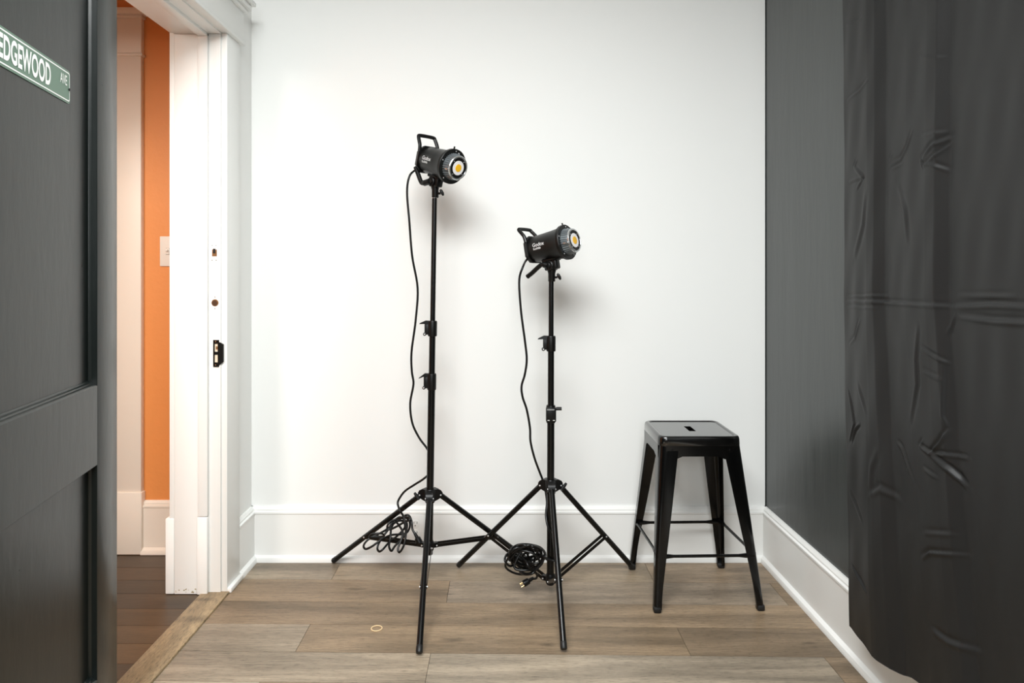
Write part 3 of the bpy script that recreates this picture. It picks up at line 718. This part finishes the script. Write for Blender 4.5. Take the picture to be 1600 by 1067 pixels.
# ------------------------------------------------------------------ lamp heads
def lamp(label, piv, yaw, pitch, lever_pts, ztop):
    piv = V(piv); s = thing('studio_lamp', label, 'studio light', V((piv.x, piv.y, ztop)))
    f = V((math.sin(yaw), -math.cos(yaw), 0)); l = V((math.cos(yaw), math.sin(yaw), 0))   # forward / left of the lamp
    R0 = Matrix(((f.x, l.x, 0, piv.x), (f.y, l.y, 0, piv.y), (0, 0, 1, piv.z), (0, 0, 0, 1)))
    R1 = R0 @ Matrix.Rotation(-pitch, 4, 'Y')
    A = .074; T = Matrix.Translation((0, 0, A)); B = R1 @ T
    mb = MB(); mb.lathe([(-.068, .0), (-.068, .0455), (-.065, .0490), (-.062, .0500), (.027, .0550), (.052, .0575), (.070, .062), (.072, .0625)], 48, B, cap=False)
    bd = mb.build('housing', M['black_satin'], s, ang=30)
    mb = MB(); mb.lathe([(.0695, .05), (.0695, .0635), (.071, .0655), (.0825, .0660), (.084, .0650), (.084, .047)], 56, B, cap=False)
    mb.box((.071, -.003, .064), (.075, .003, .074), .001, B)
    fg = mb.build('mount_flange', M['black_satin'], s, ang=30)
    mb = MB()
    for k in range(5):
        a = math.radians(20 + 72 * k); mb.lathe([(.0835, .0022), (.0850, .0022)], 10, B @ Matrix.Translation((0, -.0575 * math.cos(a), .0575 * math.sin(a))))
    mb.box((.0835, -.012, .051), (.0848, -.004, .055), .0004, B @ Matrix.Rotation(math.radians(-28), 4, 'X'))
    each(mb, 'flange_screw', M['steel'], fg)
    # ribbed LED drum
    loops = []; n = 144
    for (x, r, dp) in ((.082, .0510, .0028), (.109, .0465, .0028), (.1120, .0450, .0012)):
        loops.append([(x, (r - (dp if (j % 4) >= 2 else 0)) * math.cos(2 * PI * j / n), (r - (dp if (j % 4) >= 2 else 0)) * math.sin(2 * PI * j / n)) for j in range(n)])
    mb = MB(); mb.loft(loops, True, False, False, B); dm = mb.build('led_drum', M['rib_metal'], s, ang=20)
    mb = MB(); mb.lathe([(.1110, .0448), (.1145, .0448), (.1165, .0430), (.1168, .0385), (.1155, .0378)], 56, B, cap=False)
    mb.box((.086, -.0510, -.003), (.112, -.044, .0035), .001, B @ Matrix.Rotation(math.radians(12), 4, 'X'))
    mb.build('front_ring', M['ring_metal'], dm, ang=25)
    mb = MB(); mb.lathe([(.1138, .0382), (.1146, .0375), (.1146, .0)], 48, B, cap=False); fc = mb.build('led_face', M['black_plastic'], dm)
    mb = MB(); mb.lathe([(.1144, .0268), (.1154, .0264), (.1154, .0)], 40, B, cap=False); mb.build('led_board', M['led_white'], dm)
    mb = MB(); mb.lathe([(.1152, .0145), (.1164, .0140), (.1164, .0)], 32, B, cap=False); mb.build('led_chip', M['led_yellow'], dm)
    mb = MB()
    for k in range(4):
        a = math.radians(48 + 90 * k); mb.lathe([(.1143, .0016), (.1156, .0016)], 8, B @ Matrix.Translation((0, (.0325 * math.cos(a)), .0325 * math.sin(a))))
    each(mb, 'face_screw', M['steel'], dm)
    # rear frame: rounded octagon
    def octo(x, r, c): return [(x, r * y, r * z) for y, z in ((1, c), (c, 1), (-c, 1), (-1, c), (-1, -c), (-c, -1), (c, -1), (1, -c))]
    mb = MB(); mb.loft([octo(-.083, .044, .52), octo(-.081, .048, .52), octo(-.066, .0525, .5), octo(-.063, .0515, .5)], True, True, True, B)
    rf = mb.build('rear_panel', M['black_plastic'], s)
    mb = MB(); mb.box((-.0842, -.026, -.010), (-.0828, .026, .028), .001, B); mb.build('control_panel', M['black_gloss'], rf)
    # carrying handle
    hp = [(-.070, -.045, .028), (-.075, -.044, .050), (-.084, -.043, .064), (-.097, -.0405, .081), (-.0985, -.034, .0855), (-.0985, 0, .0865), (-.0985, .034, .0855), (-.097, .0405, .081), (-.084, .043, .064), (-.075, .044, .050), (-.070, .045, .028)]
    mb = MB(); mb.tube(cr(hp, 4), .0072, 10, mtx=B, flat=(1, 0, 0)); mb.build('carry_handle', M['black_plastic'], s)
    # printed lettering on the housing
    def letter(body, xa, zc, h, off, w=None):
        t, a0, a1, b0, b1 = text_mesh(body, 1., 0., off, 1.0); sc = h / (b1 - b0) if w is None else None
        for v in t.verts:
            if w: X_ = xa + (v.co.x - a0) / (a1 - a0) * w; Zt = (v.co.y - b0) / (b1 - b0) * h - h / 2
            else: X_ = xa + (v.co.x - a0) * sc; Zt = (v.co.y - b0) * sc - h / 2
            r = .0500 + (X_ + .062) * .0515 + .0006; a = (Zt + zc) / r
            v.co = B @ V((X_, -r * math.cos(a), r * math.sin(a)))
        mb = MB(); mb.join(t); return mb.build('lettering', M['print'], bd, recalc=False, smooth=False)
    letter('Godox', -.039, .0095, .0145, .000, .053)
    letter('SL60IIBi', -.038, -.0055, .0072, .012, .035)
    # tilt bracket
    mb = MB(); mb.box((-.026, -.016, -.016), (.030, .016, .026), .006, R1, 3); mb.box((-.030, -.021, .016), (.034, .021, .028), .004, R1)
    mb.lathe([(-.024, .016), (-.022, .0185), (.022, .0185), (.024, .016)], 24, R0, 'y')
    bk = mb.build('tilt_bracket', M['black_plastic'], s)
    mb = MB(); mb.lathe([(-.029, .006), (-.027, .0105), (-.023, .0105)], 20, R0, 'y'); mb.build('tilt_bolt', M['black_satin'], bk)
    mb = MB(); mb.lathe([(-.060, .0125), (-.057, .0135), (-.030, .0135), (-.018, .017), (-.010, .018)], 24, R0, 'z'); so = mb.build('socket', M['black_plastic'], s)
    q = V((piv.x, piv.y, piv.z - .044)) + V((.012, -.006, 0))
    mb = MB(); mb.tube([q, q + V((.008, -.004, 0))], .0045, 12); e = q + V((.008, -.005, .003))
    mb.tube([e + V((.0, 0, .011)), e + V((.004, 0, .006)), e + V((.009, -.001, -.004)), e + V((.012, -.001, -.012))], [.0035, .0062, .0062, .0035], 10); mb.build('thumb_screw', M['black_plastic'], so)
    mb = MB(); mb.tube(cr([V(p) for p in lever_pts], 5), [.0120] * 5 + [.0088] * (5 * (len(lever_pts) - 1) - 4), 12, mtx=R0, flat=(0, 1, 0)); mb.build('tilt_lever', M['black_plastic'], s)
    mb = MB(); mb.lathe([(-.090, .005), (-.080, .007)], 12, B @ Matrix.Translation((0, -.022, -.030))); mb.build('power_inlet', M['black_plastic'], s)
    return B @ V((-.087, -.022, -.030))
pv1 = P(680, 284.5, Y1); pv2 = P(862, 415, Y2)
in1 = lamp('black LED studio lamp higher up, on the left stand, tilted down', pv1, math.radians(46), math.radians(-16),
           [(0, -.027, 0), (-.035, -.030, -.004), (-.048, -.031, .004), (-.066, -.031, .036), (-.080, -.031, .062)], pv1.z - .06)
in2 = lamp('black LED studio lamp lower down, on the right stand, tilted up', pv2, math.radians(53), math.radians(10),
           [(0, -.027, 0), (-.022, -.030, .004), (-.040, -.031, -.006), (-.066, -.031, -.026), (-.090, -.031, -.042)], pv2.z - .06)

# ------------------------------------------------------------------ power cords
CR = .0043
def plug(parent, a, d):
    d = V(d).normalized(); a = V(a)
    mb = MB(); mb.tube([a - d * .006, a, a + d * .012, a + d * .016, a + d * .036, a + d * .038], [.005, .006, .007, .0115, .0125, .0105], 12); mb.build('plug', M['black_plastic'], parent)
    w = d.orthogonal().normalized(); w2 = d.cross(w)
    mb = MB()
    for q in (w * .006, -w * .006): mb.tube([a + d * .037 + q, a + d * .050 + q], .0012, 6)
    mb.tube([a + d * .037 + w2 * .006, a + d * .051 + w2 * .006], .0013, 8); each(mb, 'prong', M['brass'], parent)
def K1(x, y, Y): return P(560 + x / 11.86, 790 + y / 11.86, Y)
c1 = [in1, in1 + V((-.012, .006, -.012)), P(640, 275, 2.63), P(636, 300, 2.63), P(639.5, 345, 2.63), P(644, 400, 2.64), P(652.5, 450, 2.65), P(649.5, 500, 2.65), P(643, 550, 2.65), P(643.5, 580, 2.65),
      P(646, 600, 2.65), P(641, 630, 2.65), P(644, 660, 2.65), P(655, 684, 2.648), P(668, 702, 2.645), P(676, 722, 2.645), P(672, 738, 2.645), P(662, 748, 2.644), P(648, 757, 2.65), P(632, 768, 2.66), P(622, 783, 2.665), P(623, 793, 2.65),
      K1(770, 90, 2.64), K1(830, 190, 2.64), K1(862, 320, 2.63), K1(880, 520, 2.62), K1(840, 740, 2.60), K1(762, 862, 2.60), K1(735, 790, 2.61),
      K1(800, 620, 2.63), K1(820, 480, 2.65), K1(740, 350, 2.67), K1(690, 270, 2.69), K1(780, 215, 2.70), K1(900, 330, 2.70), K1(850, 560, 2.68), K1(680, 745, 2.65), K1(612, 838, 2.63),
      K1(568, 750, 2.63), K1(592, 600, 2.64), K1(612, 410, 2.67), K1(690, 300, 2.70), K1(820, 285, 2.71), K1(860, 400, 2.71), K1(740, 540, 2.70), K1(560, 690, 2.67), K1(450, 812, 2.64),
      K1(385, 848, 2.64), K1(352, 780, 2.64), K1(410, 640, 2.66), K1(560, 430, 2.69), K1(640, 290, 2.71), K1(800, 215, 2.72), K1(930, 260, 2.72), K1(950, 400, 2.71), K1(860, 520, 2.70), K1(600, 545, 2.68),
      K1(400, 650, 2.65), K1(250, 755, 2.64), K1(135, 802, 2.64), K1(98, 735, 2.64), K1(190, 620, 2.65), K1(380, 520, 2.67), K1(520, 440, 2.69), K1(700, 300, 2.71), K1(880, 178, 2.70),
      K1(950, 200, 2.68), K1(990, 310, 2.66), K1(1000, 430, 2.65), K1(1045, 520, 2.64)]
pc1 = thing('power_cord', 'black power cord looped over a leg of the left light stand', 'power cord', c1[40])
mb = MB(); mb.tube(cr(c1, 6), CR, 8); mb.build('cable', M['cord'], pc1, ang=80)
plug(pc1, c1[-1] + V((.002, 0, -.002)), (.012, -.004, -.02))
# short second pass of cable and the tie near the top of the coil
mb = MB()
mb.tube(cr([K1(215, 590, 2.63), K1(230, 540, 2.625), K1(330, 515, 2.625), K1(440, 520, 2.63), K1(470, 560, 2.64), K1(330, 580, 2.64)], 6, True), CR * .9, 8, closed=True)
mb.tube(cr([K1(560, 330, 2.665), K1(540, 430, 2.66), K1(640, 420, 2.66), K1(860, 300, 2.66), K1(960, 260, 2.66), K1(900, 215, 2.67), K1(700, 250, 2.68)], 6, True), CR, 8, closed=True)
mb.build('cable_tie', M['cord'], pc1, ang=80)

def K2(x, y, Y): return P(780 + x / 10.667, 830 + y / 10.667, Y)
c2 = [in2, in2 + V((-.010, .002, -.012)), P(817, 417, 2.575), P(812, 432, 2.575), P(811.5, 452, 2.575), P(814.5, 490, 2.575), P(820.5, 535, 2.575), P(823, 562, 2.575), P(820, 585, 2.575), P(815, 603, 2.575), P(816.5, 620, 2.575), P(823, 640, 2.575),
      P(828, 668, 2.575), P(829, 690, 2.575), P(835, 715, 2.575), P(843, 737, 2.585), P(848, 750, 2.600), P(852, 765, 2.602), P(854.5, 785, 2.590), P(853, 805, 2.570), P(856, 822, 2.549), P(863, 838, 2.545), P(866, 858, 2.545), P(866.5, 875, 2.547), P(858, 874, 2.548), P(848, 870, 2.545)]
rl2 = [(760, 380), (700, 280), (560, 230), (400, 215), (280, 240), (190, 310), (185, 400), (240, 470), (360, 540), (480, 600), (560, 560), (600, 440), (560, 350),
       (490, 340), (400, 390), (420, 440), (540, 420), (660, 380), (740, 440), (700, 540), (560, 680), (420, 700), (340, 640), (330, 540), (300, 530), (180, 580), (100, 500), (105, 420), (160, 360), (260, 310), (400, 300), (500, 330),
       (480, 400), (540, 520), (600, 620), (560, 700), (440, 720), (350, 680), (360, 580), (450, 480), (600, 400), (640, 320), (560, 290), (500, 310), (470, 380), (520, 470), (620, 470), (700, 400), (680, 300), (560, 250), (420, 240), (350, 260), (480, 270), (640, 260), (740, 320), (770, 420), (700, 500),
       (560, 540), (400, 500), (280, 420), (230, 360), (330, 400), (440, 500), (500, 600), (620, 700), (620, 780), (560, 790)]
rs = random.Random(11)
for k in range(5):
    cx_, cy_, rx_, ry_, ph_ = 450 + rs.uniform(-70, 90), 455 + rs.uniform(-50, 70), rs.uniform(190, 290), rs.uniform(140, 225), rs.uniform(0, 6)
    rl2[30:30] = [(cx_ + rx_ * math.cos(ph_ + a * .8), cy_ + ry_ * math.sin(ph_ + a * .8)) for a in range(8)]
for i, (x, y) in enumerate(rl2):
    c2.append(K2(x, y, 2.515 + .030 * math.sin(i * .9) + rs.uniform(-.008, .008)))
pc2 = thing('power_cord', 'tangled black power cord bunched low on the shorter light stand', 'power cord', c2[50])
mb = MB(); mb.tube(cr(c2, 6), CR, 8); mb.build('cable', M['cord'], pc2, ang=80)
plug(pc2, c2[-1] + V((-.002, 0, 0)), (-.02, -.006, -.009))
e = V((.1807, Y2, CH - (872 - VY) / F * Y2))
mb = MB(); mb.tube([e + V((.0175 * math.cos(a), .0175 * math.sin(a), .003 * math.cos(a))) for a in [2 * PI * k / 24 for k in range(24)]], .0022, 8, closed=True); mb.build('cable_tie', M['cord'], pc2)

# ------------------------------------------------------------------ light
def area(name, loc, rot, sx, sy, power, col=(1, 1, 1)):
    l = bpy.data.lights.new(name, 'AREA'); l.shape = 'RECTANGLE'; l.size = sx; l.size_y = sy; l.energy = power; l.color = col
    o = bpy.data.objects.new(name, l); C.objects.link(o); o.location = loc; o.rotation_euler = [math.radians(a) for a in rot]; return o
area('ceiling_light', (-.25, .30, ZC - .03), (0, 0, 0), 1.5, 1.5, 88, (.975, 1, .995))
area('rear_fill', (-.1, YN + .05, 1.9), (90, 0, 0), 1.5, 1.4, 24, (.95, .985, 1))  # added soft fill from behind the camera; the wall has no window
area('hallway_fill', (-1.95, -.3, 2.42), (72, 0, 0), 1.0, .6, 44, (1, .93, .84))  # added unseen fill lamp that brightens the orange hallway
w = bpy.data.worlds.new('world'); bpy.context.scene.world = w; w.use_nodes = True
w.node_tree.nodes['Background'].inputs[0].default_value = (1, 1, 1, 1); w.node_tree.nodes['Background'].inputs[1].default_value = .3

# ------------------------------------------------------------------ camera
cam = bpy.data.cameras.new('camera'); co = bpy.data.objects.new('camera', cam); C.objects.link(co)
co.location = (0, 0, CH); co.rotation_euler = (PI / 2, 0, 0)
cam.sensor_width = 36; cam.sensor_fit = 'HORIZONTAL'; cam.lens = 36 * F / 1600
cam.shift_x = (800 - VX) / 1600; cam.shift_y = -(533.5 - VY) / 1600; cam.clip_start = .02
sc = bpy.context.scene; sc.camera = co
sc.view_settings.view_transform = 'Standard'; sc.view_settings.look = 'None'; sc.view_settings.exposure = 0.84; sc.view_settings.gamma = 1
sc.view_settings.use_curve_mapping = False
